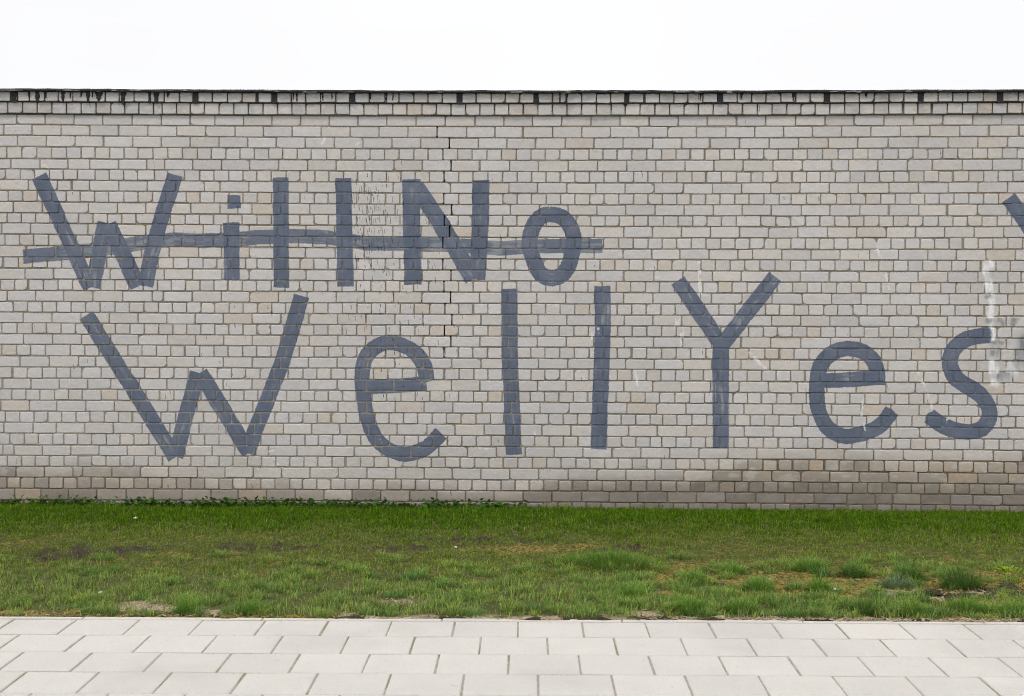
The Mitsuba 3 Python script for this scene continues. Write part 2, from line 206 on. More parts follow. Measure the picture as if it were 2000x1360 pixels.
def brick_base(p, uv):
    soot_shade, low, n, n2 = grime_shade(p, (uv.y - 0.5) * 0.14)
    m = fbm(p.x * 38.0, p.y * 38.0, p.z * 38.0, 3)
    c = mix((0.592, 0.566, 0.556), (0.574, 0.567, 0.592), smoothstep(0.05, 0.75, uv.y))
    c = mix(c, mi.Color3f(0.50, 0.44, 0.39), smoothstep(0.84, 1.0, uv.x) * 0.7)
    c = c * (0.88 + 0.17 * uv.x) * (0.90 + 0.20 * m) * (0.94 + 0.12 * n)
    # pits and iron specks of the lime-sand brick
    pit = noise(p.x * 150.0, p.y * 150.0, p.z * 150.0)
    c = c * (1 - 0.35 * smoothstep(0.86, 0.97, pit))
    # pale runs
    run = fbm(p.x * 9.0, p.z * 0.35, 31.0, 2)
    c = mix(c, mi.Color3f(0.54, 0.535, 0.53), 0.30 * smoothstep(0.60, 0.80, run))
    # splash dirt: brown, darker and wetter towards the ground at the right
    wet = smoothstep(0.24, 0.02, p.z + (n2 - 0.5) * 0.12 - 0.10 * smoothstep(-0.3, 0.6, p.x))
    tone = mix((0.68, 0.615, 0.525), mix((0.58, 0.53, 0.47), (0.40, 0.375, 0.335), smoothstep(-0.4, 0.4, p.x)), wet)
    tone = mix(tone, mi.Color3f(0.60, 0.60, 0.58), 0.35 * smoothstep(0.5, 0.7, n2))
    tone = tone * (0.82 + 0.36 * uv.x)
    faint = smoothstep(0.62, 0.30, p.z + (n - 0.5) * 0.25) * 0.30
    c = mix(c, c * mi.Color3f(0.86, 0.80, 0.71), faint)
    amount = low * dr.clip(0.95 + 0.4 * (n2 - 0.5), 0, 1)
    c = mix(c, c * tone, amount)
    # lime bloom along the top of the splash line
    c = mix(c, mi.Color3f(0.52, 0.52, 0.525), 0.45 * smoothstep(0.55, 0.75, fbm(p.x * 11.0, p.z * 22.0, 2.0, 2)) * smoothstep(0.55, 0.40, p.z) * smoothstep(0.12, 0.30, p.z))
    c = c * (1 - 0.14 * soot_shade * smoothstep(0.5, 0.7, n2))
    return c


def flecks(c, p):
    """Dark dashes flicked up the wall left of the crack."""
    band = smoothstep(0.26, 0.04, dr.abs(p.x + 1.60 + 0.05 * dr.sin(p.z * 3.0))) * smoothstep(3.05, 2.75, p.z) * smoothstep(1.75, 2.2, p.z)
    wide = smoothstep(1.25, 0.5, dr.sqrt(dr.square((p.x + 1.35) / 0.62) + dr.square((p.z - 1.80) / 0.95)))
    far = smoothstep(1.3, 0.4, dr.sqrt(dr.square((p.x + 2.7) / 0.7) + dr.square((p.z - 1.5) / 0.6)))
    dens = dr.maximum(dr.maximum(band * 0.65, wide * 0.12), far * 0.04) + 0.003
    for k, (sx, sz) in enumerate(((52.0, 11.0), (37.0, 17.0))):
        gx = p.x * sx + 0.10 * p.z * sx
        gz = p.z * sz + cell_rand(gx, 3.0, 40 + k) * 7.0
        fx, fz = gx - dr.floor(gx), gz - dr.floor(gz)
        r1, r2, r3 = cell_rand(gx, gz, 5 + k), cell_rand(gx, gz, 15 + k), cell_rand(gx, gz, 25 + k)
        fleck = (r1 < dens * 0.55) & (dr.abs(fx - 0.25 - 0.5 * r2) < 0.05 + 0.09 * r3) & (dr.abs(fz - 0.5) < 0.10 + 0.34 * r2)
        c = dr.select(fleck, c * 0.22, c)
    return c


def marks(c, p):
    """White runs and sprayed blobs."""
    j = (noise(p.x * 60.0, p.z * 60.0, 3.0) - 0.5) * 0.010
    d, _, _ = stroke_distance(p.x + j, p.z + j, WSEG)
    c = mix(c, mi.Color3f(0.74, 0.74, 0.75), smoothstep(0.004, -0.004, d) * smoothstep(0.25, 0.5, noise(p.x * 45.0, p.z * 30.0, 8.0)) * 0.8)
    wx, wz = (fbm(p.x * 17.0, p.z * 11.0, 6.0, 3) - 0.5) * 0.07, (fbm(p.x * 17.0, p.z * 11.0, 16.0, 3) - 0.5) * 0.10
    body = 0.45 + 0.55 * smoothstep(0.3, 0.6, fbm(p.x * 34.0, p.z * 8.0, 23.0, 3))
    for x, z, a, b, white in BLOBS:
        q = dr.sqrt(dr.square((p.x - x + wx) / a) + dr.square((p.z - z + wz) / b))
        k = smoothstep(1.5, 0.25, q) * body
        c = mix(c, mi.Color3f(0.80, 0.82, 0.86) if white else mi.Color3f(0.13, 0.14, 0.17), dr.minimum(k * 1.3, 1) if white else k * 0.7)
    return c


def paint(c, p, hold):
    """Brushed blue-grey masonry paint; hold: how well it covers here."""
    jx = (noise(p.x * 70.0, p.z * 70.0, 1.0) - 0.5) * 0.005 + (noise(p.x * 9.0, p.z * 9.0, 1.5) - 0.5) * 0.014
    jz = (noise(p.x * 70.0, p.z * 70.0, 2.0) - 0.5) * 0.005 + (noise(p.x * 9.0, p.z * 9.0, 2.5) - 0.5) * 0.014
    d, t, s = stroke_distance(p.x + jx, p.z + jz, LETTERS)
    d2, t2, s2 = stroke_distance(p.x + jx, p.z + jz, STRIKE)
    patch = fbm(p.x * 6.0, p.z * 6.0, 12.0, 3)
    streak, streak2 = fbm(t * 85.0, s * 5.0, 7.0, 2), fbm(t2 * 85.0, s2 * 5.0, 9.0, 2)
    grain = 0.9 + 0.2 * noise(p.x * 70.0, p.y * 70.0, p.z * 70.0)
    body = mix((0.113, 0.138, 0.202), (0.152, 0.178, 0.244), smoothstep(0.3, 0.7, streak * 0.4 + patch * 0.6)) * grain
    thin, thin2 = smoothstep(0.60, 0.84, streak * 0.45 + patch * 0.55), smoothstep(0.42, 0.66, streak2 * 0.45 + patch * 0.55)
    bar = smoothstep(0.003, -0.003, d2) * dr.clip(hold * 0.97 - 0.30 * thin2, 0, 1)
    c = mix(c, mi.Color3f(0.150, 0.178, 0.240) * grain, bar)
    return mix(c, body, smoothstep(0.003, -0.003, d) * dr.clip(hold - 0.5 * thin, 0, 1))


def brick_plain(p, n, uv):
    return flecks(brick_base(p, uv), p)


def brick_painted(p, n, uv):
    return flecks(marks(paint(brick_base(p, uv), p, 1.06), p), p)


def mortar_base(p):
    soot_shade, low, n, n2 = grime_shade(p)
    m = fbm(p.x * 60.0, p.z * 60.0, 5.0, 3)
    c = mix((0.195, 0.177, 0.150), (0.320, 0.297, 0.264), fbm(p.x * 3.0, p.z * 6.0, 14.0, 3)) * (0.70 + 0.6 * m)
    c = mix(c, mi.Color3f(0.33, 0.32, 0.30), smoothstep(1.9, 0.8, p.z) * smoothstep(-0.8, -2.2, p.x) * 0.6)
    c = mix(c, mi.Color3f(0.30, 0.20, 0.12), smoothstep(0.68, 0.78, fbm(p.x * 5.0, p.z * 9.0, 44.0, 2)) * 0.5)
    c = mix(c, c * mi.Color3f(0.50, 0.45, 0.38), low * 0.8)
    c = mix(c, mi.Color3f(0.050, 0.046, 0.040), soot_shade * 0.80)  # near-black top joints: sooty dirt with the shadow mixed into the colour
    return c


def mortar_fn(p, n, uv):
    hold = mix((0.35, 0, 0), (0.80, 0, 0), smoothstep(1.7, 1.95, p.z)).x - 0.6 * smoothstep(0.5, 0.7, noise(p.x * 9.0, p.z * 14.0, 20.0)) * smoothstep(2.6, 2.2, p.z)
    hold = dr.maximum(hold, 0.85 * smoothstep(-0.2, 0.3, p.x))
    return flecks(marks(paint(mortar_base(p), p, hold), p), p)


def rough(fn, bump=None, scale=1.0, r=0.9, eps=1e-3, spec=0.2):
    b = {'type': 'principled', 'base_color': proc(fn) if callable(fn) else {'type': 'rgb', 'value': fn}, 'roughness': r, 'specular': spec}
    if bump is not None:
        b = {'type': 'bumpmap', 'arbitrary': proc(bump, eps), 'scale': scale, 'bsdf': b}
    return {'type': 'twosided', 'bsdf': b}


def brick_bump(p, n, uv):
    return (noise(p.x * 130.0, p.y * 130.0, p.z * 130.0) * 0.0007 + noise(p.x * 42.0, p.y * 42.0, p.z * 42.0) * 0.0012)


def mortar_bump(p, n, uv):
    return fbm(p.x * 110.0, p.y * 110.0, p.z * 110.0, 2) * 0.004


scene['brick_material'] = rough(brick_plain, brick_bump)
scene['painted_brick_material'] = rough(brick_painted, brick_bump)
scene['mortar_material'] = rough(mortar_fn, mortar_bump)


def bitumen_fn(p, n, uv):
    m = fbm(p.x * 25.0, p.y * 60.0, p.z * 60.0, 3)
    return mix((0.010, 0.011, 0.014), (0.030, 0.032, 0.036), m) + mi.Color3f(0.20) * smoothstep(0.66, 0.76, fbm(p.x * 14.0, p.y * 50.0, p.z * 50.0 + 3, 2)) * uv.x


scene['bitumen_material'] = rough(bitumen_fn, lambda p, n, uv: fbm(p.x * 40.0, p.y * 40.0, p.z * 40.0, 2) * 0.008, r=0.55, spec=0.35)


def plinth_fn(p, n, uv):
    m = fbm(p.x * 9.0, p.z * 20.0, 3.0, 4)
    return mix((0.12, 0.115, 0.105), (0.30, 0.285, 0.26), m * (0.4 + 0.6 * smoothstep(1.0, -1.0, p.x)))


scene['plinth_material'] = rough(plinth_fn, lambda p, n, uv: fbm(p.x * 30.0, p.y * 30.0, p.z * 30.0, 3) * 0.01)

# ---------------------------------------------------------------- the brick wall
WALL = 'brick_building'
labels[WALL] = {'label': 'long white brick building with hand-painted grey-blue lettering on its windowless wall, behind the lawn', 'category': 'building'}
FACE = -0.007                                                      # bricks stand this far proud of the mean mortar face
STEP = {1: -0.055, 2: -0.030}                                      # the two corbelled top courses


def brick_mesh(x0, x1, zl, zh, face, r):
    """One brick: a front face with worn corners, a bevelled edge and short sides that run back into the mortar.
    zl, zh: bottom and top heights at x0 and x1."""
    def corner(cx, cz, sx, sz):
        a = r.uniform(0.004, 0.011) if r.random() > 0.08 else r.uniform(0.014, 0.034)
        b = a * r.uniform(0.6, 1.5)
        b = min(b, 0.03)
        pts = [(cx - sx * a, cz), (cx - sx * a * 0.30, cz - sz * b * 0.30), (cx, cz - sz * b)]
        return pts if sx * sz < 0 else pts[::-1]
    o = np.array(corner(x0, zl[0], -1, -1)[::-1][::-1] + corner(x1, zl[1], 1, -1) + corner(x1, zh[1], 1, 1) + corner(x0, zh[0], -1, 1))
    c = o.mean(0)
    ang = np.arctan2(o[:, 1] - c[1], (o[:, 0] - c[0]) * 0.35)
    o = o[np.argsort(ang)]
    o = o + r.normal(0, 0.0009, o.shape)
    n = len(o)
    tilt = np.clip(r.normal(0, 0.004, 2), -0.008, 0.008) * min(1, 0.13 / (x1 - x0))
    bev = 0.0022 + 0.002 * r.random()
    inner = c + (o - c) * (1 - np.array([bev * 2 / (x1 - x0), bev * 2 / 0.088]))
    y = lambda q, d: d + (q[:, 0] - c[0]) * tilt[0] + (q[:, 1] - c[1]) * tilt[1] * 2
    v = np.vstack([np.column_stack([o[:, 0], np.full(n, face + 0.035), o[:, 1]]),
                   np.column_stack([o[:, 0], y(o, face + bev), o[:, 1]]),
                   np.column_stack([inner[:, 0], y(inner, face), inner[:, 1]])])
    i = np.arange(n)
    j = (i + 1) % n
    f = np.vstack([np.stack([i, j, j + n], 1), np.stack([i, j + n, i + n], 1), np.stack([i + n, j + n, j + 2 * n], 1), np.stack([i + n, j + 2 * n, i + 2 * n], 1),
                   np.stack([np.full(n - 2, 2 * n), 2 * n + i[1:-1], 2 * n + i[2:]], 1)])
    return v, f


SA = np.array([q[:5] for q in SEG + WSEG])


def near_stroke(x0, x1, z0, z1):
    """Whether any stroke or blob of paint can reach this brick."""
    cx, cz, hx, hz = (x0 + x1) / 2, (z0 + z1) / 2, (x1 - x0) / 2, (z1 - z0) / 2
    ax, az, bx, bz, w = SA.T
    L2 = (bx - ax) ** 2 + (bz - az) ** 2
    for ox in (-1, -0.5, 0, 0.5, 1):
        px = cx + ox * hx
        t = np.clip(((px - ax) * (bx - ax) + (cz - az) * (bz - az)) / L2, 0, 1)
        if (np.hypot(px - ax - t * (bx - ax), cz - az - t * (bz - az)) < w + hz + 0.05).any():
            return True
    return any(abs(cx - x) < hx + 1.5 * a + 0.05 and abs(cz - z) < hz + 1.5 * b + 0.05 for x, z, a, b, _ in BLOBS)


CRACK = [(2, .881), (4, .8536), (5, .8776), (6, .865), (7, .881), (8, .867), (10, .867), (11, .882), (12, .868), (13, .878), (14, .865), (16, .865), (17, .881), (18, .867), (19, .880), (20, .869), (21, .882), (22, .868), (23, .880), (24, .867)]
CRACK = [(c, JOINTS[c - 1][np.argmin(np.abs(JOINTS[c - 1] - (px * 1000 - 1000) * 0.004612 + 0.36))]) for c, px in CRACK]
bricks = []
for c in range(1, 40):
    r = np.random.default_rng(1000 + c)
    header = c in (1, 2) or (c > 5 and c % 2 == 0)
    pitch = 0.1305 if header else 0.261
    if c <= 37:
        js = list(JOINTS[c - 1])
        zt = lambda x, c=c: bed_z(c - 1, x)
        zb = lambda x, c=c: bed_z(c, x)
    else:
        js = [-4.5 + 0.13 * (c % 2)]
        zt = lambda x, c=c: bed_z(37, x) - 0.1 * (c - 38)
        zb = lambda x, c=c: bed_z(37, x) - 0.1 * (c - 37)
    while js[0] > X0 + pitch:
        js.insert(0, js[0] - pitch * (1 + r.normal(0, 0.012)))
    while js[-1] < X1 - pitch:
        js.append(js[-1] + pitch * (1 + r.normal(0, 0.012)))
    js = [X0] + [j for j in js if X0 + 0.05 < j < X1 - 0.05] + [X1]
    for a, b in zip(js, js[1:]):
        wide = [g for g in GAPS if c == 1 and (abs(g[0] - a) < 0.05 or abs(g[0] - b) < 0.05)]
        ga = next((g[1] + 0.006 for g in wide if abs(g[0] - a) < 0.05), (0.0056 if any(k == c and abs(x - a) < 0.002 for k, x in CRACK) else 0.0045 + 0.0025 * r.random()))
        gb = next((g[1] + 0.006 for g in wide if abs(g[0] - b) < 0.05), (0.0056 if any(k == c and abs(x - b) < 0.002 for k, x in CRACK) else 0.0045 + 0.0025 * r.random()))
        a2, b2 = a + ga, b - gb
        if r.random() < 0.05 and b - a > 0.1:                      # a short or badly laid brick leaves a wide joint
            b2 -= r.uniform(0.004, 0.012)
        g = 0.0052 + 0.0018 * r.random()
        lift = r.normal(0, 0.0012)
        zl, zh = zb(np.array([a2, b2])) + g + lift, zt(np.array([a2, b2])) - g + lift
        zh = zh + r.normal(0, 0.0012)
        if c == 1:
            zh = zh + 0.006
        face = FACE + STEP.get(c, 0.0) + float(np.clip(r.normal(0, 0.0014), -0.003, 0.0018))
        v, f = brick_mesh(a2, b2, zl, zh, face, r)
        tone = np.clip(r.normal(0.5, 0.24), 0, 1), np.clip(r.normal(0.5 if a2 < 1.0 else 0.4, 0.3), 0, 1)
        mid = np.array([(a2 + b2) / 2, face, (zl[0] + zh[0]) / 2])
        px = project(mid)[0]
        q = project(np.array([[a2, face, zl[0]], [b2, face, zh[1]]]))
        seen = 0 < px[0] < 2000 and 0 < px[1] < 975
        area = (q[1, 0] - q[0, 0]) * (q[0, 1] - q[1, 1]) if seen else 0
        bricks.append((area, c, v, f, tone, near_stroke(a2, b2, zl[0], zh[0]), seen))

order = sorted(range(len(bricks)), key=lambda i: -bricks[i][0])
single = set(order[:300])
rest = {True: ([], [], [], 0), False: ([], [], [], 0)}
count = 0
for i, (area, c, v, f, tone, painted, seen) in enumerate(bricks):
    mat = 'painted_brick_material' if painted else 'brick_material'
    uv = np.tile(tone, (len(v), 1))
    if i in single:
        scene[number(WALL + '__brick', count)] = ply((v, f), mat, uv=uv)
        count += 1
    else:
        V, Fa, U, n = rest[painted]
        V.append(v), Fa.append(f + n), U.append(uv)
        rest[painted] = (V, Fa, U, n + len(v))
for painted, key in ((False, 'brickwork'), (True, 'brickwork_001')):
    V, Fa, U, _ = rest[painted]
    scene[WALL + '__' + key] = ply((np.vstack(V), np.vstack(Fa)), 'painted_brick_material' if painted else 'brick_material', uv=np.vstack(U))
    labels[WALL + '__' + key] = {'kind': 'stuff'}

# mortar: one uneven sheet behind the bricks, stepped out at the corbel, sunk where the crack runs
xs = np.arange(X0, X1 + 1e-6, 0.022)
for c, x in CRACK:
    xs = np.concatenate([xs, [x - 0.0085, x - 0.006, x + 0.006, x + 0.0085]])
xs = np.unique(np.round(xs, 4))
rows = []
for k in range(0, 37):
    for t in ((0.0, 0.04, 0.12, 0.5, 0.88, 0.96) if k > 2 else (0.0, 0.001, 0.12, 0.5, 0.88, 0.96)):
        rows.append(bed_z(k, xs) * (1 - t) + bed_z(k + 1, xs) * t)
rows.append(bed_z(37, xs))
rows.append(bed_z(37, xs) - 0.3)
Zg = np.array(rows)
Xg = np.broadcast_to(xs, Zg.shape)
n1 = meshkit.fbm(np.stack([Xg * 9, Zg * 14, 0 * Xg], -1), 3, 1)
n2 = meshkit.fbm(np.stack([Xg * 55, Zg * 55, 0 * Xg], -1), 2, 2)
Yg = np.maximum(0.0005 + (n1 - 0.5) * 0.010 + (n2 - 0.5) * 0.006, -0.0035)
kk = np.minimum(np.arange(len(rows)) // 6 + 1, 38)
Yg = Yg + np.where(kk == 1, STEP[1], np.where(kk == 2, STEP[2], 0))[:, None]
for c, x in CRACK:
    m = (np.abs(Xg - x) < 0.0065) & (kk == c)[:, None]
    Yg = np.where(m, Yg + 0.070, Yg)
nr, nc = Zg.shape
Yg = np.minimum(Yg, np.where(kk == 1, STEP[1] - 0.001, 9)[:, None] + 0.003)
idx = np.arange(nr * nc).reshape(nr, nc)
fq = np.stack([idx[:-1, :-1], idx[1:, :-1], idx[1:, 1:], idx[:-1, 1:]], -1).reshape(-1, 4)
scene[WALL + '__mortar'] = ply((np.stack([Xg, Yg, Zg], -1).reshape(-1, 3), fq), 'mortar_material', smooth=True)

core = trimesh.creation.box(bounds=[[X0, 0.075, -0.4], [X1, 0.51, float(BEDS[0].min()) - 0.01]])
scene[WALL + '__core'] = ply(core, 'plinth_material')
# the plastered footing that shows between the grass tips and the lowest course
px_ = np.arange(X0, X1, 0.06)
top = bed_z(37, px_) - 0.012 + 0.018 * (meshkit.fbm(np.stack([px_ * 3, px_ * 0, px_ * 0], -1), 3, 7) - 0.5) - 0.09 * np.clip((px_ + 0.1) / 0.5, 0, 1)
out = -0.014 - 0.010 * meshkit.fbm(np.stack([px_ * 5, px_ * 0 + 3, px_ * 0], -1), 3, 8)
pv = np.vstack([np.column_stack([px_, out * 0 + 0.03, top + 0.004]), np.column_stack([px_, out, top]), np.column_stack([px_, out - 0.006, top - 0.02]), np.column_stack([px_, out - 0.01, top * 0 - 0.4])])
m = len(px_)
i = np.arange(m - 1)
pf = np.vstack([np.stack([i + k * m, i + (k + 1) * m, i + 1 + (k + 1) * m, i + 1 + k * m], 1) for k in range(3)])
scene[WALL + '__footing'] = ply((pv, pf), 'plinth_material', smooth=True)

# roofing felt along the top edge, with the bitumen that ran into the gaps and down the bricks
fx = np.arange(X0 - 0.02, X1 + 0.02, 0.03)
zt0 = bed_z(0, fx)
wav = (meshkit.fbm(np.stack([fx * 2.2, fx * 0, fx * 0], -1), 3, 21) - 0.5)
rag = (meshkit.fbm(np.stack([fx * 17, fx * 0, fx * 0], -1), 3, 22) - 0.5)
lip = -0.100 + 0.014 * wav
prof = [(0.9, zt0 + 0.030), (-0.055 + 0 * fx, zt0 + 0.028 + 0.008 * wav), (lip + 0.008, zt0 + 0.024 + 0.010 * wav + 0.006 * rag), (lip, zt0 + 0.014 + 0.008 * wav),
        (lip + 0.002, zt0 - 0.002 + 0.010 * wav + 0.010 * rag), (lip + 0.014, zt0 + 0.002 + 0.006 * wav), (-0.02 + 0 * fx, zt0 + 0.004)]
m = len(fx)
fv = np.vstack([np.column_stack([fx, np.broadcast_to(y, m), z]) for y, z in prof])
ff = np.vstack([np.stack([np.arange(m - 1) + k * m, np.arange(m - 1) + (k + 1) * m, np.arange(1, m) + (k + 1) * m, np.arange(1, m) + k * m], 1) for k in range(len(prof) - 1)])
scene[WALL + '__roof_felt'] = ply((fv, ff), 'bitumen_material', smooth=True, uv=np.ones((len(fv), 2)))


def blob_strip(x, hw, z0, z1, y, r, taper):
    """A run of bitumen: a flattened, rounded, tapering tongue."""
    t = np.linspace(0, 1, 7)
    w = hw * (1 - taper * t ** 1.5) * (1 + 0.25 * r.normal(0, 1, 7) * (hw > 0.004)) + 0.0012
    z = z0 + (z1 - z0) * t
    cx = x + 0.004 * np.cumsum(r.normal(0, 0.35, 7))
    v = []
    for q, hy in ((-1, 0.006), (-0.6, -0.004), (0.6, -0.004), (1, 0.006)):
        v.append(np.column_stack([cx + q * w, np.full(7, y + hy), z]))
    v = np.vstack(v)
    f = np.vstack([np.stack([np.arange(6) + k * 7, np.arange(1, 7) + k * 7, np.arange(1, 7) + (k + 1) * 7, np.arange(6) + (k + 1) * 7], 1) for k in range(3)])
    return v, f


r = np.random.default_rng(5)
for k, (x, hw, _) in enumerate(GAPS):
    b = trimesh.creation.box(bounds=[[x - hw - 0.002, STEP[1] - 0.004, float(bed_z(1, x)) - 0.004], [x + hw + 0.002, 0.0, float(bed_z(0, x)) + 0.002]])
    scene[number(WALL + '__bitumen_plug', k)] = ply(b, 'bitumen_material', uv=np.zeros((8, 2)))
for k, (x, hw, L) in enumerate(DRIPS):
    v, f = blob_strip(x, hw, float(bed_z(0, x)) + 0.002, float(bed_z(0, x)) - L, STEP[1] + FACE - 0.004, r, 0.75 if hw > 0.008 else 0.4)
    scene[number(WALL + '__bitumen_run', k)] = ply((v, f), 'bitumen_material', smooth=True, uv=np.zeros((len(v), 2)))

# ---------------------------------------------------------------- the pavement
PHI, KERB = 0.0186, -4.78                                          # the pavement's small angle to the wall; near edge of the lawn
uvec, vvec = np.array([math.cos(PHI), math.sin(PHI)]), np.array([-math.sin(PHI), math.cos(PHI)])
PZ = 0.10


def place(u, v, z):
    u, v, z = np.broadcast_arrays(u, v, z)
    return np.stack([u * uvec[0] + v * vvec[0], u * uvec[1] + v * vvec[1], z], -1)


def slab_fn(p, n, uv):
    m = fbm(p.x * 5.0, p.y * 5.0, uv.x * 30.0, 3)
    s = noise(p.x * 160.0, p.y * 160.0, 2.0)
    c = mix((0.482, 0.467, 0.450), (0.522, 0.511, 0.496), m) * (0.95 + 0.07 * uv.x) * (0.965 + 0.07 * s)
    grit = noise(p.x * 70.0, p.y * 70.0, 6.0)
    c = mix(c, mi.Color3f(0.30, 0.28, 0.25), 0.35 * smoothstep(0.90, 0.97, grit))
    blot = fbm(p.x * 1.7, p.y * 1.7, 3.0, 3)
    return c * (1 - 0.06 * smoothstep(0.52, 0.75, blot))


def joint_fn(p, n, uv):
    m = fbm(p.x * 30.0, p.y * 30.0, 3.0, 3)
    g = fbm(p.x * 4.0, p.y * 4.0, 9.0, 3)
    return mix(mix((0.22, 0.21, 0.19), (0.35, 0.335, 0.305), m), mi.Color3f(0.17, 0.165, 0.08), smoothstep(0.52, 0.68, g) * 0.6)


scene['slab_material'] = rough(slab_fn, lambda p, n, uv: noise(p.x * 120.0, p.y * 120.0, 4.0) * 0.0008, r=0.85)
scene['joint_material'] = rough(joint_fn, lambda p, n, uv: fbm(p.x * 90.0, p.y * 90.0, 4.0, 2) * 0.006)


def slab_mesh(u0, u1, v0, v1, z, r, ch=0.004, depth=0.05):
    """A paving slab with a small chamfer, laid very slightly out of level."""
    t = r.normal(0, 0.0012, 4)
    o = [(u0, v0), (u1, v0), (u1, v1), (u0, v1)]
    inn = [(u0 + ch, v0 + ch), (u1 - ch, v0 + ch), (u1 - ch, v1 - ch), (u0 + ch, v1 - ch)]
    v = [place(a, b, z - depth) for a, b in o] + [place(a, b, z - ch * 0.7 + t[k]) for k, (a, b) in enumerate(o)] + [place(a, b, z + t[k]) for k, (a, b) in enumerate(inn)]
    f = [[8, 9, 10, 11]]
    for k in range(4):
        l = (k + 1) % 4
        f += [[k, l, 4 + l, 4 + k], [4 + k, 4 + l, 8 + l, 8 + k]]
    return np.array(v), np.array(f)


PAVE = 'pavement'
labels[PAVE] = {'kind': 'structure'}
W_ = 0.35
phase = [0.0844, 0.240, 0.0406, 0.1832, 0.335]
r = np.random.default_rng(77)
V, Fa, U, n, count = [], [], [], 0, 0
for row in range(15):
    v1 = KERB - 0.052 if row == 0 else -4.815 - row * W_ - 0.003
    v0 = -4.815 - (row + 1) * W_ + 0.003
    ph = phase[row] if row < 5 else (0.335 + 0.15 * (row - 4)) % W_
    for k in range(-24, 24):
        u0 = ph + k * W_
        a, b = u0 + 0.0050 + r.normal(0, 0.001), u0 + W_ - 0.0050 + r.normal(0, 0.001)
        v, f = slab_mesh(a, b, v0 + r.normal(0, 0.001), v1 + r.normal(0, 0.001), PZ, r)
        uv = np.full((12, 2), r.random())
        q = project(np.vstack([place(a, v1, PZ), place(b, v0, PZ), place(a, v0, PZ), place(b, v1, PZ)]))
        if (q[:, 0] < 2000).any() and (q[:, 0] > 0).any() and q[:, 1].min() < 1358 and count < 295:
            scene[number(PAVE + '__paving_slab', count)] = ply((v, f), 'slab_material', uv=uv)
            count += 1
        else:
            V.append(v), Fa.append(f + n), U.append(uv)
            n += 12
scene[PAVE + '__outer_slabs'] = ply((np.vstack(V), np.vstack(Fa)), 'slab_material', uv=np.vstack(U))
labels[PAVE + '__outer_slabs'] = {'kind': 'stuff'}
for k in range(-8, 8):
    v, f = slab_mesh(k + 0.31 + 0.003, k + 1.31 - 0.003, KERB - 0.046, KERB, PZ + 0.004, r, 0.006, 0.15)
    scene[number(PAVE + '__kerb_stone', k + 8)] = ply((v, f), 'slab_material', uv=np.full((12, 2), 0.6 + 0.3 * r.random()))
bed = np.array([place(u, v, PZ - 0.0032) for u, v in ((-8.6, KERB - 0.03), (-8.6, -10.1), (8.6, -10.1), (8.6, KERB - 0.03))])
scene[PAVE + '__joint_sand'] = ply((bed, np.array([[0, 1, 2, 3]])), 'joint_material')

# ---------------------------------------------------------------- ground: soil, moss and thatch under the grass
def kerb_y(x):
    return KERB / math.cos(PHI) + x * math.tan(PHI)


PATCH = [(-3.366, -2.762, .30, .22, 1), (-3.1, -2.62, .25, .12, 1), (-2.117, -2.436, .34, .16, 1), (-2.35, -2.55, .2, .1, 1), (-0.76, -1.992, .40, .10, 1), (-1.177, -2.434, .2, .1, 1), (0.35, -2.40, .26, .11, 1), (2.42, -3.95, .30, .12, 1), (2.80, -3.80, .36, .12, 1), (3.1, -3.70, .3, .12, 1), (2.1, -4.05, .18, .07, 1),
         (-2.385, -4.541, .20, .14, 2), (-1.95, -4.66, .16, .10, 2), (0.514, -4.60, .2, .1, 2), (-0.892, -4.328, .12, .10, 2), (1.2, -4.70, .5, .07, 2), (2.2, -4.72, .6, .07, 2), (2.35, -3.9, .5, .18, 2),
         (1.9, -3.30, .42, .24, 3), (1.55, -3.75, .32, .20, 3), (2.15, -3.55, .45, .26, 3), (2.75, -3.35, .5, .25, 3), (1.35, -3.62, .3, .14, 3), (-3.0, -4.70, .5, .07, 3), (-2.3, -4.72, .5, .05, 3), (0.9, -3.0, .5, .2, 3), (-0.1, -2.4, .6, .2, 3), (2.6, -4.55, .5, .12, 3), (1.75, -4.0, .3, .14, 3), (2.1, -3.55, 1.0, .42, 3), (3.0, -3.5, .6, .4, 3), (1.0, -3.45, .4, .16, 3), (2.7, -4.1, .5, .12, 3), (0.7, -3.9, .3, .1, 3)]


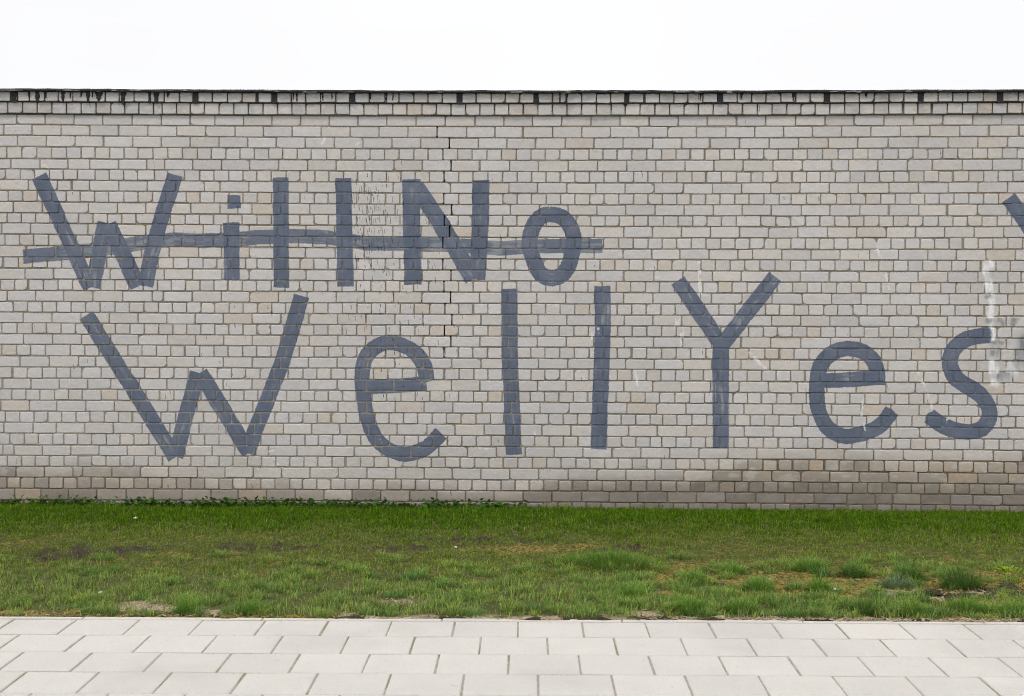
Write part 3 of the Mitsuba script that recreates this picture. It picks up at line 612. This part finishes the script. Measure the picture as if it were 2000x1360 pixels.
def fields(x, y):
    """(soil, straw, moss) amounts, lushness and clump height of the lawn at x, y."""
    P = np.stack([x, y, 0 * x], -1)
    a, b = meshkit.fbm(P * 5.5, 3, 31), meshkit.fbm(P * 14, 3, 32)
    kinds = [np.zeros_like(x) for _ in range(4)]
    for px, py, rx, ry, k in PATCH:
        q = np.sqrt(((x - px) / rx) ** 2 + ((y - py) / ry) ** 2)
        kinds[k] = np.maximum(kinds[k], np.clip(1.35 - q + 2.2 * (a - 0.5) + (3.2 if k == 1 else 1.6) * (b - 0.5), 0, 1))
    lush = np.clip((y + 2.25 + 1.3 * (a - 0.5)) / 1.1, 0, 1)
    front = np.clip((-3.05 - y + 1.0 * (a - 0.5)) / 0.8, 0, 1)
    mid = np.clip(1 - lush - front, 0, 1)
    worn = mid * np.clip((b - 0.53) * 5, 0, 1) * 0.55
    kinds[3] = np.maximum(kinds[3], worn)
    zone = np.clip(1.6 - np.sqrt(((x - 2.15) / 1.25) ** 2 + ((y + 3.62) / 0.42) ** 2) * 1.2, 0, 1)
    kinds[3] = np.maximum(kinds[3], zone * np.clip((a - 0.36) * 5, 0, 1))
    kinds[2] = np.maximum(kinds[2], zone * np.clip((b - 0.56) * 5, 0, 1))
    edge = np.clip(1 - (y - kerb_y(x)) / 0.16 + 2 * (b - 0.5), 0, 1)
    which = np.where(x < -1.2, 3, np.where(a > 0.5, 2, 1))
    for k in (1, 2, 3):
        kinds[k] = np.where(which == k, np.maximum(kinds[k], edge * 0.9), kinds[k])
    return kinds[1], kinds[2], kinds[3], lush, front, a, b


def lawn_z(x, y):
    P = np.stack([x, y, 0 * x], -1)
    base = 0.094 * np.clip(-y / 4.76, 0, 1) - 0.055 * np.clip(1 + y / 0.8, 0, 1) + 0.012 * np.clip(1 - (y - kerb_y(x)) / 0.12, 0, 1.2) * (0.3 + 1.2 * meshkit.fbm(np.stack([x * 6, 0 * x, 0 * x], -1), 3, 44))
    return base + 0.050 * (meshkit.fbm(P * 1.3, 3, 41) - 0.5) * np.clip((y - kerb_y(x)) / 0.5, 0.1, 1) * np.clip(-y / 0.4, 0.2, 1)


def soil_fn(p, n, uv):
    m = fbm(p.x * 45.0, p.y * 45.0, 1.0, 3)
    f = noise(p.x * 130.0, p.y * 130.0, 2.0)
    thatch = mix((0.038, 0.050, 0.014), (0.095, 0.105, 0.035), m)
    soil = mix((0.020, 0.018, 0.011), (0.085, 0.071, 0.044), m * 0.6 + f * 0.4)
    moss = mix((0.045, 0.045, 0.012), (0.26, 0.20, 0.055), smoothstep(0.2, 0.8, m * 0.6 + f * 0.4))
    straw = mix((0.17, 0.135, 0.085), (0.42, 0.35, 0.25), f)
    k = dr.floor(uv.x + 0.001)
    w = uv.x - k
    c = dr.select(k < 0.5, mi.Color3f(thatch), mix(thatch, dr.select(k < 1.5, soil, dr.select(k < 2.5, straw, moss)), dr.minimum(w * 1.3, 1)))
    return c


gx = np.arange(-8.0, 8.01, 0.03)
tt = np.append(np.linspace(0, 1, 149), 1.0008)
GX = np.broadcast_to(gx, (150, len(gx)))
EDGE = np.clip(0.075 * (meshkit.fbm(np.stack([gx * 5, 0 * gx, 0 * gx], -1), 4, 45) - 0.5), -0.004, 0.03)
GY = 0.02 + (kerb_y(GX) - EDGE - 0.02) * tt[:, None]
s1, s2, s3, lu, fr, fa, fb = fields(GX, GY)
DROP = np.zeros((150, 1))
DROP[-1] = 0.06
GZ = lawn_z(GX, GY) - DROP + (meshkit.fbm(np.stack([GX * 22, GY * 22, 0 * GX], -1), 3, 51) - 0.5) * (0.018 + 0.05 * s1 + 0.035 * s3)
kind = np.argmax(np.stack([s1, s2, s3]), 0) + 1
amt = np.max(np.stack([s1, s2, s3]), 0)
code = np.where(amt > 0.05, kind + np.clip(amt, 0, 0.98), 0.0)
idx = np.arange(GX.size).reshape(GX.shape)
q = np.stack([idx[:-1, :-1], idx[1:, :-1], idx[1:, 1:], idx[:-1, 1:]], -1).reshape(-1, 4)
gv = np.stack([GX, GY, GZ], -1).reshape(-1, 3)
# each face carries one code, so that kinds do not blend through one another
fc = code.reshape(-1)[q[:, 0]]
gvq = gv[q].reshape(-1, 3)
scene['soil_material'] = rough(soil_fn, lambda p, n, uv: fbm(p.x * 80.0, p.y * 80.0, 4.0, 2) * 0.012)
scene['lawn_soil'] = ply((gvq, np.arange(len(gvq)).reshape(-1, 4)), 'soil_material', uv=np.repeat(np.stack([fc, 0 * fc], 1), 4, 0), smooth=False)
labels['lawn_soil'] = {'kind': 'structure'}


def earth_fn(p, n, uv):
    return mix((0.06, 0.075, 0.025), (0.11, 0.115, 0.05), fbm(p.x * 2.0, p.y * 2.0, 1.0, 4))


scene['earth_material'] = rough(earth_fn)
S = 1500.0
scene['ground'] = ply((np.array([[-S, -S, -0.12], [S, -S, -0.12], [S, S, -0.12], [-S, S, -0.12]]), np.array([[0, 1, 2, 3]])), 'earth_material')
labels['ground'] = {'kind': 'structure'}


def asphalt_fn(p, n, uv):
    return mix((0.10, 0.10, 0.10), (0.16, 0.158, 0.155), fbm(p.x * 40.0, p.y * 40.0, 1.0, 3))


scene['asphalt_material'] = rough(asphalt_fn)
road = np.array([place(u, v, -0.02) for u, v in ((-60, -10.2), (-60, -17.5), (60, -17.5), (60, -10.2))])
scene['road'] = ply((road, np.array([[0, 1, 2, 3]])), 'asphalt_material')
labels['road'] = {'kind': 'structure'}

# ---------------------------------------------------------------- grass
scene['grass_material'] = {'type': 'principledthin', 'base_color': {'type': 'mesh_attribute', 'name': 'vertex_color'}, 'roughness': 0.55, 'diff_trans': 0.5, 'spec_trans': 0.0}


def blades(x, y, z, h, w, lean, color, r, toward=None):
    """Three-triangle grass blades rooted at x, y, z."""
    n = len(x)
    a = r.uniform(0, 2 * math.pi, n)
    b = a + r.normal(0, 0.5, n) + math.pi / 2
    if toward is not None:
        b = toward + r.normal(0, 0.5, n)
        a = b - math.pi / 2
    side = np.stack([np.cos(a), np.sin(a), 0 * a], 1) * (w / 2)[:, None]
    bend = np.stack([np.cos(b), np.sin(b), 0 * b], 1) * (lean * h)[:, None]
    root = np.stack([x, y, z - 0.004], 1)
    rise = np.stack([0 * h, 0 * h, h], 1) * np.sqrt(np.maximum(0.15, 1 - (lean * 0.9) ** 2))[:, None]
    mid = root + bend * 0.32 + rise * 0.58
    tip = root + bend + rise
    v = np.stack([root - side, root + side, mid - side * 0.75, mid + side * 0.75, tip], 1).reshape(-1, 3)
    f = (np.arange(n)[:, None, None] * 5 + np.array([[0, 1, 3], [0, 3, 2], [2, 3, 4]])).reshape(-1, 3)
    shade = np.array([0.75, 0.75, 1.0, 1.0, 1.12])
    c = (color[:, None, :] * np.ones((1, 5, 1))).reshape(-1, 3)
    return v, f, np.clip(c, 0, 1)


r = np.random.default_rng(3)
N = 520000
# more blades near the camera's strip of lawn, all over x that the camera could see
x = r.uniform(-6.3, 6.3, N)
y = -0.01 + r.uniform(0, 1, N) * (kerb_y(x) + 0.02)
keep = np.abs(x) < 3.5 + 1.1 * (y + 4.8) / 4.8 + 1.0
x, y = x[keep], y[keep]
s1, s2, s3, lu, fr, fa, fb = fields(x, y)
P = np.stack([x, y, 0 * x], -1)
clump = meshkit.fbm(P * 9.0, 3, 61)
tuft = meshkit.fbm(P * 4.0, 2, 62)
dens = 0.72 + 0.28 * lu + 0.25 * fr
dens = dens * (1 - 0.88 * s1) * (1 - 0.85 * s2) * (1 - 0.78 * s3)
open_ = np.clip(1.6 - np.sqrt(((x - 2.15) / 1.25) ** 2 + ((y + 3.62) / 0.42) ** 2) * 1.2, 0, 1)
strip = np.clip(1 - (y - kerb_y(x)) / 0.13, 0, 1) * np.clip((x + 0.3) / 0.6, 0.25, 1)
dens = dens * (1 - 0.72 * open_) * (1 - 0.8 * strip)
dens = dens * np.where(fr > 0.4, np.clip(0.35 + 2.4 * (clump - 0.42), 0.06, 1.2), 1)
dens = dens * np.clip(0.45 + 2.2 * (meshkit.noise(P * 34.0, 67) - 0.25), 0.25, 1.1) * np.where(lu > 0.6, 1.1, 1)
keep = r.random(len(x)) < dens
x, y, s1, s2, s3, lu, fr, fa, fb, clump, tuft, P = (q[keep] for q in (x, y, s1, s2, s3, lu, fr, fa, fb, clump, tuft, P))
near_wall = np.clip((y + 0.30) / 0.3, 0, 1)
h = 0.022 + 0.020 * lu + 0.030 * fr * np.clip(clump * 2.6 - 0.75, 0, 1.6) + 0.02 * np.clip(tuft - 0.55, 0, 1) * 3
h = h * r.uniform(0.55, 1.25, len(x)) * (1 - 0.4 * s3)
w = r.uniform(0.003, 0.0058, len(x)) * (1 + 0.15 * lu)
h = h * (0.6 + 0.8 * meshkit.noise(P * 30.0, 66))
lean = np.abs(r.normal(0.45, 0.25, len(x)))
C = lambda *c: np.array(c)
mixc = lambda a, b, t: a * (1 - t[:, None]) + b * t[:, None]
base = mixc(np.tile(C(0.168, 0.252, 0.034), (len(x), 1)), C(0.094, 0.186, 0.011), lu)
base = mixc(base, C(0.240, 0.345, 0.085), fr)
hue = r.normal(0, 1, len(x))
base = base * (1 + 0.25 * r.normal(0, 1, (len(x), 1))) * (1 + 0.10 * hue[:, None] * C(1.0, 0.2, -0.5))
fine = meshkit.fbm(P * 26.0, 2, 64)
base = base * (0.62 + 0.80 * fine[:, None]) * (0.75 + 0.5 * meshkit.noise(P * 75.0, 65)[:, None])
big = np.clip((meshkit.fbm(P * 1.6, 3, 63) - 0.45) * 4, 0, 1) * (1 - lu)
base = mixc(base, C(0.200, 0.205, 0.060), 0.28 * big * (1 - 0.6 * fr))
dead = r.random(len(x)) < 0.04 + 0.11 * (1 - lu) * (1 - fr) + 0.16 * s3 + 0.09 * fr
base[dead] = C(0.36, 0.30, 0.16) * r.uniform(0.6, 1.15, (dead.sum(), 1))
toward = r.uniform(0, 2 * math.pi, len(x))
# small fluffy bunches in the looser grass of the front half, more of them on the mossy right
n = 760
bx = np.where(r.random(n) < 0.62, r.uniform(-4.2, 4.2, n), r.uniform(0.3, 3.9, n))
by = np.maximum(kerb_y(bx) + 0.03 + r.beta(1.0, 1.7, n) * 2.1, kerb_y(bx) + 0.03)
b1, b2, b3, *_ = fields(bx, by)
open2 = np.clip(1.6 - np.sqrt(((bx - 2.15) / 1.25) ** 2 + ((by + 3.62) / 0.42) ** 2) * 1.2, 0, 1)
near = (by < kerb_y(bx) + 0.10) * np.clip((bx + 0.3) / 0.6, 0.3, 1)
ok = (r.random(n) < 1 - 0.9 * b1 - 0.5 * b2 - 0.70 * open2 - 0.6 * near)
bx, by = bx[ok], by[ok]
big_r = r.uniform(0.035, 0.10, len(bx))
per = (11000 * math.pi * big_r ** 2 * 0.5).astype(int) + 25
rad = np.repeat(big_r, per)
tall = np.repeat(0.035 + 0.45 * big_r * r.uniform(0.7, 1.3, len(bx)), per)
tone = np.repeat(r.normal(0, 1, (len(bx), 1)), per, 0)
bx, by = np.repeat(bx, per), np.repeat(by, per)
a, q = r.uniform(0, 2 * math.pi, len(bx)), np.sqrt(r.random(len(bx)))
x2, y2 = bx + 0.7 * q * rad * np.cos(a), np.maximum(by + 0.6 * q * rad * np.sin(a), kerb_y(bx) + 0.002)
h2 = tall * (1 - 0.4 * q * q) * r.uniform(0.5, 1.2, len(q))
col2 = C(0.215, 0.340, 0.080) * (1 + 0.24 * r.normal(0, 1, (len(q), 1)) + 0.14 * tone) * (1 + 0.10 * tone * C(1, 0, -0.6))
straw = r.random(len(q)) < 0.08
col2[straw] = C(0.36, 0.30, 0.16)
x, y = np.concatenate([x, x2]), np.concatenate([y, y2])
h, lean = np.concatenate([h, h2]), np.concatenate([lean, 0.2 + 0.7 * q + 0.1 * r.random(len(q))])
w, base, toward = np.concatenate([w, r.uniform(0.0024, 0.004, len(q))]), np.vstack([base, col2]), np.concatenate([toward, a])
v, f, c = blades(x, y, lawn_z(x, y), h, w, lean, np.clip(base, 0.01, 0.8), r, toward)
scene['grass'] = ply((v, f), 'grass_material', color=c, smooth=False)
labels['grass'] = {'label': 'mown green lawn grass in the strip between the brick wall and the pavement', 'category': 'grass', 'kind': 'stuff'}

# clumps that stand out of the lawn, each a thing
TUFTS = [(1.744, -3.154, .16, .11, 'bushy green grass clump behind the moss patch, near the right end of the lawn'),
         (1.205, -3.292, .13, .09, 'second green grass clump from the left on the mossy ground'),
         (1.986, -3.328, .14, .10, 'dark green rounded grass clump amid orange moss'),
         (2.328, -3.454, .16, .12, 'broad dark grass clump just left of the largest clump'),
         (2.58, -3.715, .18, .16, 'largest dark green grass clump, beside bare dark soil at the right'),
         (1.303, -3.808, .14, .10, 'bright green grass clump left of the orange moss'),
         (1.676, -3.823, .12, .10, 'small spiky grass clump with a white scrap beside it'),
         (2.17, -3.717, .17, .08, 'pale bluish thin grass clump among dry moss'),
         (2.40, -4.426, .15, .11, 'green grass clump near the pavement under the bare soil'),
         (-2.056, -4.700, .10, .11, 'upright grass clump beside straw at the left pavement edge'),
         (-1.70, -4.66, .17, .09, 'wide low grass clump right of the straw patch on the pavement edge'),
         (0.78, -4.52, .15, .10, 'grass clump by the pavement near the middle of the lawn'),
         (0.924, -3.556, .13, .09, 'low bright grass clump at the left end of the mossy ground'),
         (0.493, -4.068, .15, .08, 'green grass clump just right of the lawn centre, halfway between moss and pavement'),
         (0.83, -4.45, .13, .10, 'grass clump at the pavement edge behind a yellow-green rosette weed'),
         (1.10, -4.455, .17, .09, 'wide pale grass clump at the pavement edge, below the bright clump left of the moss'),
         (2.065, -4.52, .12, .10, 'round grass clump at the pavement edge, left of the clump under the bare soil'),
         (2.66, -4.486, .12, .09, 'rightmost grass clump at the pavement edge'),
         (1.80, -4.513, .15, .10, 'wide dark grass clump at the pavement edge under the white scrap'),
         (0.42, -3.05, .55, .11, 'long loose patch of taller lush grass in the centre of the lawn')]
for k, (tx, ty, rad, ht, text) in enumerate(TUFTS):
    r = np.random.default_rng(200 + k)
    n = int(420 + 5200 * rad * rad * (1.6 if rad < 0.3 else 0.9))
    a, q = r.uniform(0, 2 * math.pi, n), np.sqrt(r.random(n)) * rad
    x, y = tx + q * np.cos(a), ty + q * np.sin(a) * 0.75
    h = 1.2 * ht * (1 - 0.6 * (q / rad) ** 2) * r.uniform(0.55, 1.2, n)
    x, y = tx + 0.7 * (x - tx), ty + 0.7 * (y - ty)
    tone = C(0.190, 0.280, 0.145) if 'bluish' in text else C(0.130, 0.245, 0.040) if 'lush' in text else C(0.100, 0.200, 0.042) if 'dark' in text else C(0.165, 0.310, 0.055)
    col = tone * (1 + 0.18 * r.normal(0, 1, (n, 1)))
    dead = r.random(n) < 0.06
    col[dead] = C(0.34, 0.29, 0.15)
    v, f, c = blades(x, y, lawn_z(x, y), h, r.uniform(0.0025, 0.0042, n), 0.15 + 0.75 * (q / rad) + 0.15 * r.random(n), np.clip(col, 0.01, 0.8), r, a)
    # clump blades fan outwards
    key = number('grass_tuft', k)
    scene[key] = ply((v, f), 'grass_material', color=c, smooth=False)
    labels[key] = {'label': text, 'category': 'grass clump', 'group': 'grass clumps standing out of the lawn'}

# ---------------------------------------------------------------- creeping weeds along the foot of the wall
r = np.random.default_rng(9)
V, Fa, Cc, n = [], [], [], 0
leaf = np.array([[0, 0, 0], [-.42, .35, .10], [-.36, .75, .08], [0, 1, -.08], [.36, .75, .08], [.42, .35, .10], [0, .5, -.02]])
leaf_f = np.array([[0, 6, 1], [1, 6, 2], [2, 6, 3], [3, 6, 4], [4, 6, 5], [5, 6, 0]])
cent = []
for _ in range(260):
    x = r.uniform(-6.0, 6.0)
    p = 1.0 if x < -0.7 else 0.6 if x < -0.2 else 0.0
    if r.random() < p * (0.6 + 0.9 * meshkit.fbm(np.array([[x * 1.7, 0.0, 3.0]]), 3, 71)[0]):
        cent.append(x)
for x in cent:
    s = r.uniform(0.5, 1.15)
    for _ in range(int(30 * s)):
        ox, oy = r.normal(0, 0.075 * s), -0.025 - abs(r.normal(0, 0.075)) * s
        oz = min(abs(r.normal(0, 0.034)) * s, 0.075) + 0.010
        size = r.uniform(0.016, 0.042) * (0.75 + 0.4 * s)
        az, el, ro = r.uniform(0, 2 * math.pi), r.uniform(-0.3, 0.9), r.normal(0, 0.5)
        R = trimesh.transformations.euler_matrix(el, ro, az, 'rxyz')[:3, :3] if False else trimesh.transformations.euler_matrix(el, ro, az, 'sxyz')[:3, :3]
        v = (leaf * size) @ R.T + [x + ox, oy, oz + float(lawn_z(np.array([x]), np.array([oy]))[0])]
        v[:, 1] = np.minimum(v[:, 1], -0.03)
        V.append(v), Fa.append(leaf_f + n)
        n += 7
        c = np.array([0.055, 0.125, 0.025]) * r.uniform(0.65, 1.5) * np.array([r.uniform(0.8, 1.3), 1, 1])
        Cc.append(np.tile(c, (7, 1)))
scene['wall_weeds'] = ply((np.vstack(V), np.vstack(Fa)), 'grass_material', color=np.vstack(Cc), smooth=False)
labels['wall_weeds'] = {'label': 'dark green broad-leaved weeds creeping along the foot of the brick wall', 'category': 'weeds', 'kind': 'stuff'}

# yellow-green rosette weeds in the thin grass
ROSETTES = [(0.705, -4.50, .075, 'yellow-green rosette weed at the pavement edge, leftmost on the right half of the lawn'),
            (1.974, -3.968, .05, 'small yellow-green weed on moss left of the dark soil'),
            (2.05, -4.326, .05, 'small yellow-green weed between grass clumps, below the dark soil'),
            (2.98, -3.42, .10, 'bushy yellow-green weed at the right edge, behind the dark soil')]
for k, (x, y, s, text) in enumerate(ROSETTES):
    r = np.random.default_rng(400 + k)
    V, Fa, Cc, n = [], [], [], 0
    for q in range(34):
        size = s * r.uniform(0.25, 0.55)
        az = r.uniform(0, 2 * math.pi)
        v = (leaf * size * [0.7, 1, 1]) @ trimesh.transformations.euler_matrix(r.uniform(0.1, 1.0), r.normal(0, 0.3), az, 'sxyz')[:3, :3].T
        d = s * 0.6 * math.sqrt(r.random())
        v = v + [x - d * math.sin(az), y + d * math.cos(az) * 0.8, float(lawn_z(np.array([x]), np.array([y]))[0]) + 0.012 + 0.5 * s * r.random()]
        V.append(v), Fa.append(leaf_f + n)
        n += 7
        Cc.append(np.tile(np.array([0.24, 0.34, 0.035]) * r.uniform(0.6, 1.25), (7, 1)))
    scene[number('rosette_weed', k)] = ply((np.vstack(V), np.vstack(Fa)), 'grass_material', color=np.vstack(Cc), smooth=False)
    labels[number('rosette_weed', k)] = {'label': text, 'category': 'weed', 'group': 'yellow-green weeds in the lawn'}

# ---------------------------------------------------------------- small things lying on the lawn
scene['scrap_material'] = rough((0.62, 0.61, 0.58))
SCRAPS = [(-3.411, -1.231, .028, 'flat white scrap lying in the deep green grass near the wall at the left'),
          (-2.719, -4.202, .016, 'small white fluffy scrap near the pavement at the left end of the lawn'),
          (-0.69, -2.432, .014, 'small white scrap in the middle of the lawn, right of a dark soil patch'),
          (1.762, -3.90, .019, 'small white scrap on moss between grass clumps at the right')]
for k, (x, y, s, text) in enumerate(SCRAPS):
    r = np.random.default_rng(300 + k)
    m = trimesh.creation.icosphere(subdivisions=2, radius=1.0)
    v = m.vertices * (1 + 0.7 * (meshkit.fbm(m.vertices * 2.3 + k * 7, 3, 81)[:, None] - 0.5)) * np.array([s, s * 0.6, s * 0.28])
    a = r.uniform(0, 3)
    v = v @ np.array([[math.cos(a), -math.sin(a), 0], [math.sin(a), math.cos(a), 0], [0, 0, 1]]).T
    z = float(lawn_z(np.array([x]), np.array([y]))[0]) if y > -4.77 else PZ + 0.004
    scene[number('white_scrap', k)] = ply((v + [x, y, z + (0.022 if y > -4.77 else s * 0.2)], m.faces), 'scrap_material', smooth=False)
    labels[number('white_scrap', k)] = {'label': text, 'category': 'litter', 'group': 'white scraps on the lawn'}

CLODS = [(2.34, -3.95, .055, 'dark crumbly clod of soil left of the largest grass clump'), (2.50, -4.02, .035, 'small dark soil clod in front of the largest grass clump'), (2.86, -3.78, .06, 'dark clod of soil at the right edge, beyond the largest grass clump')]
for k, (x, y, s, text) in enumerate(CLODS):
    m = trimesh.creation.icosphere(subdivisions=3, radius=1.0)
    v = m.vertices * (1 + 1.1 * (meshkit.fbm(m.vertices * 2.6 + k * 7, 4, 91)[:, None] - 0.5)) * np.array([s, s * 0.7, s * 0.42])
    scene[number('soil_clod', k)] = ply((v + [x, y, float(lawn_z(np.array([x]), np.array([y]))[0]) + 0.012], m.faces), 'soil_material', smooth=False, uv=np.tile([1.9, 0], (len(v), 1)))
    labels[number('soil_clod', k)] = {'label': text, 'category': 'soil', 'group': 'clods of soil on the lawn'}

# dry chips and stalks along the pavement edge and on the bare patches
r = np.random.default_rng(15)
V, Fa, Cc, n = [], [], [], 0
box = trimesh.creation.box(extents=[1, 1, 1])
spots = []
for _ in range(1700):
    if r.random() < 0.5:
        x = r.uniform(-4.2, 4.2) if r.random() < 0.4 else r.uniform(0.5, 4.0)
        spots.append((x, kerb_y(x) + abs(r.normal(0.03, 0.06)) - 0.015))
    else:
        px, py, rx, ry, k = PATCH[r.integers(len(PATCH))]
        if k > 1 or px > 2:
            spots.append((px + r.normal(0, rx * 0.6), min(-0.3, max(kerb_y(px) + 0.02, py + r.normal(0, ry * 0.6)))))
for x, y in spots:
    L = r.uniform(0.008, 0.035)
    e = np.array([L, r.uniform(0.002, 0.008), r.uniform(0.0015, 0.005)])
    a, b = r.uniform(0, math.pi), r.normal(0, 0.25)
    v = (box.vertices * e) @ trimesh.transformations.euler_matrix(0, b, a, 'sxyz')[:3, :3].T + [x, y, float(lawn_z(np.array([x]), np.array([y]))[0]) + 0.006]
    V.append(v), Fa.append(box.faces + n)
    n += 8
    Cc.append(np.tile(np.array([0.40, 0.33, 0.24]) * r.uniform(0.35, 1.25), (8, 1)))
scene['chip_material'] = {'type': 'twosided', 'bsdf': {'type': 'diffuse', 'reflectance': {'type': 'mesh_attribute', 'name': 'vertex_color'}}}
scene['dry_chips'] = ply((np.vstack(V), np.vstack(Fa)), 'chip_material', color=np.clip(np.vstack(Cc), 0, 0.8))
labels['dry_chips'] = {'label': 'dry straw bits and wood chips scattered along the pavement edge and bare patches', 'category': 'debris', 'kind': 'stuff'}
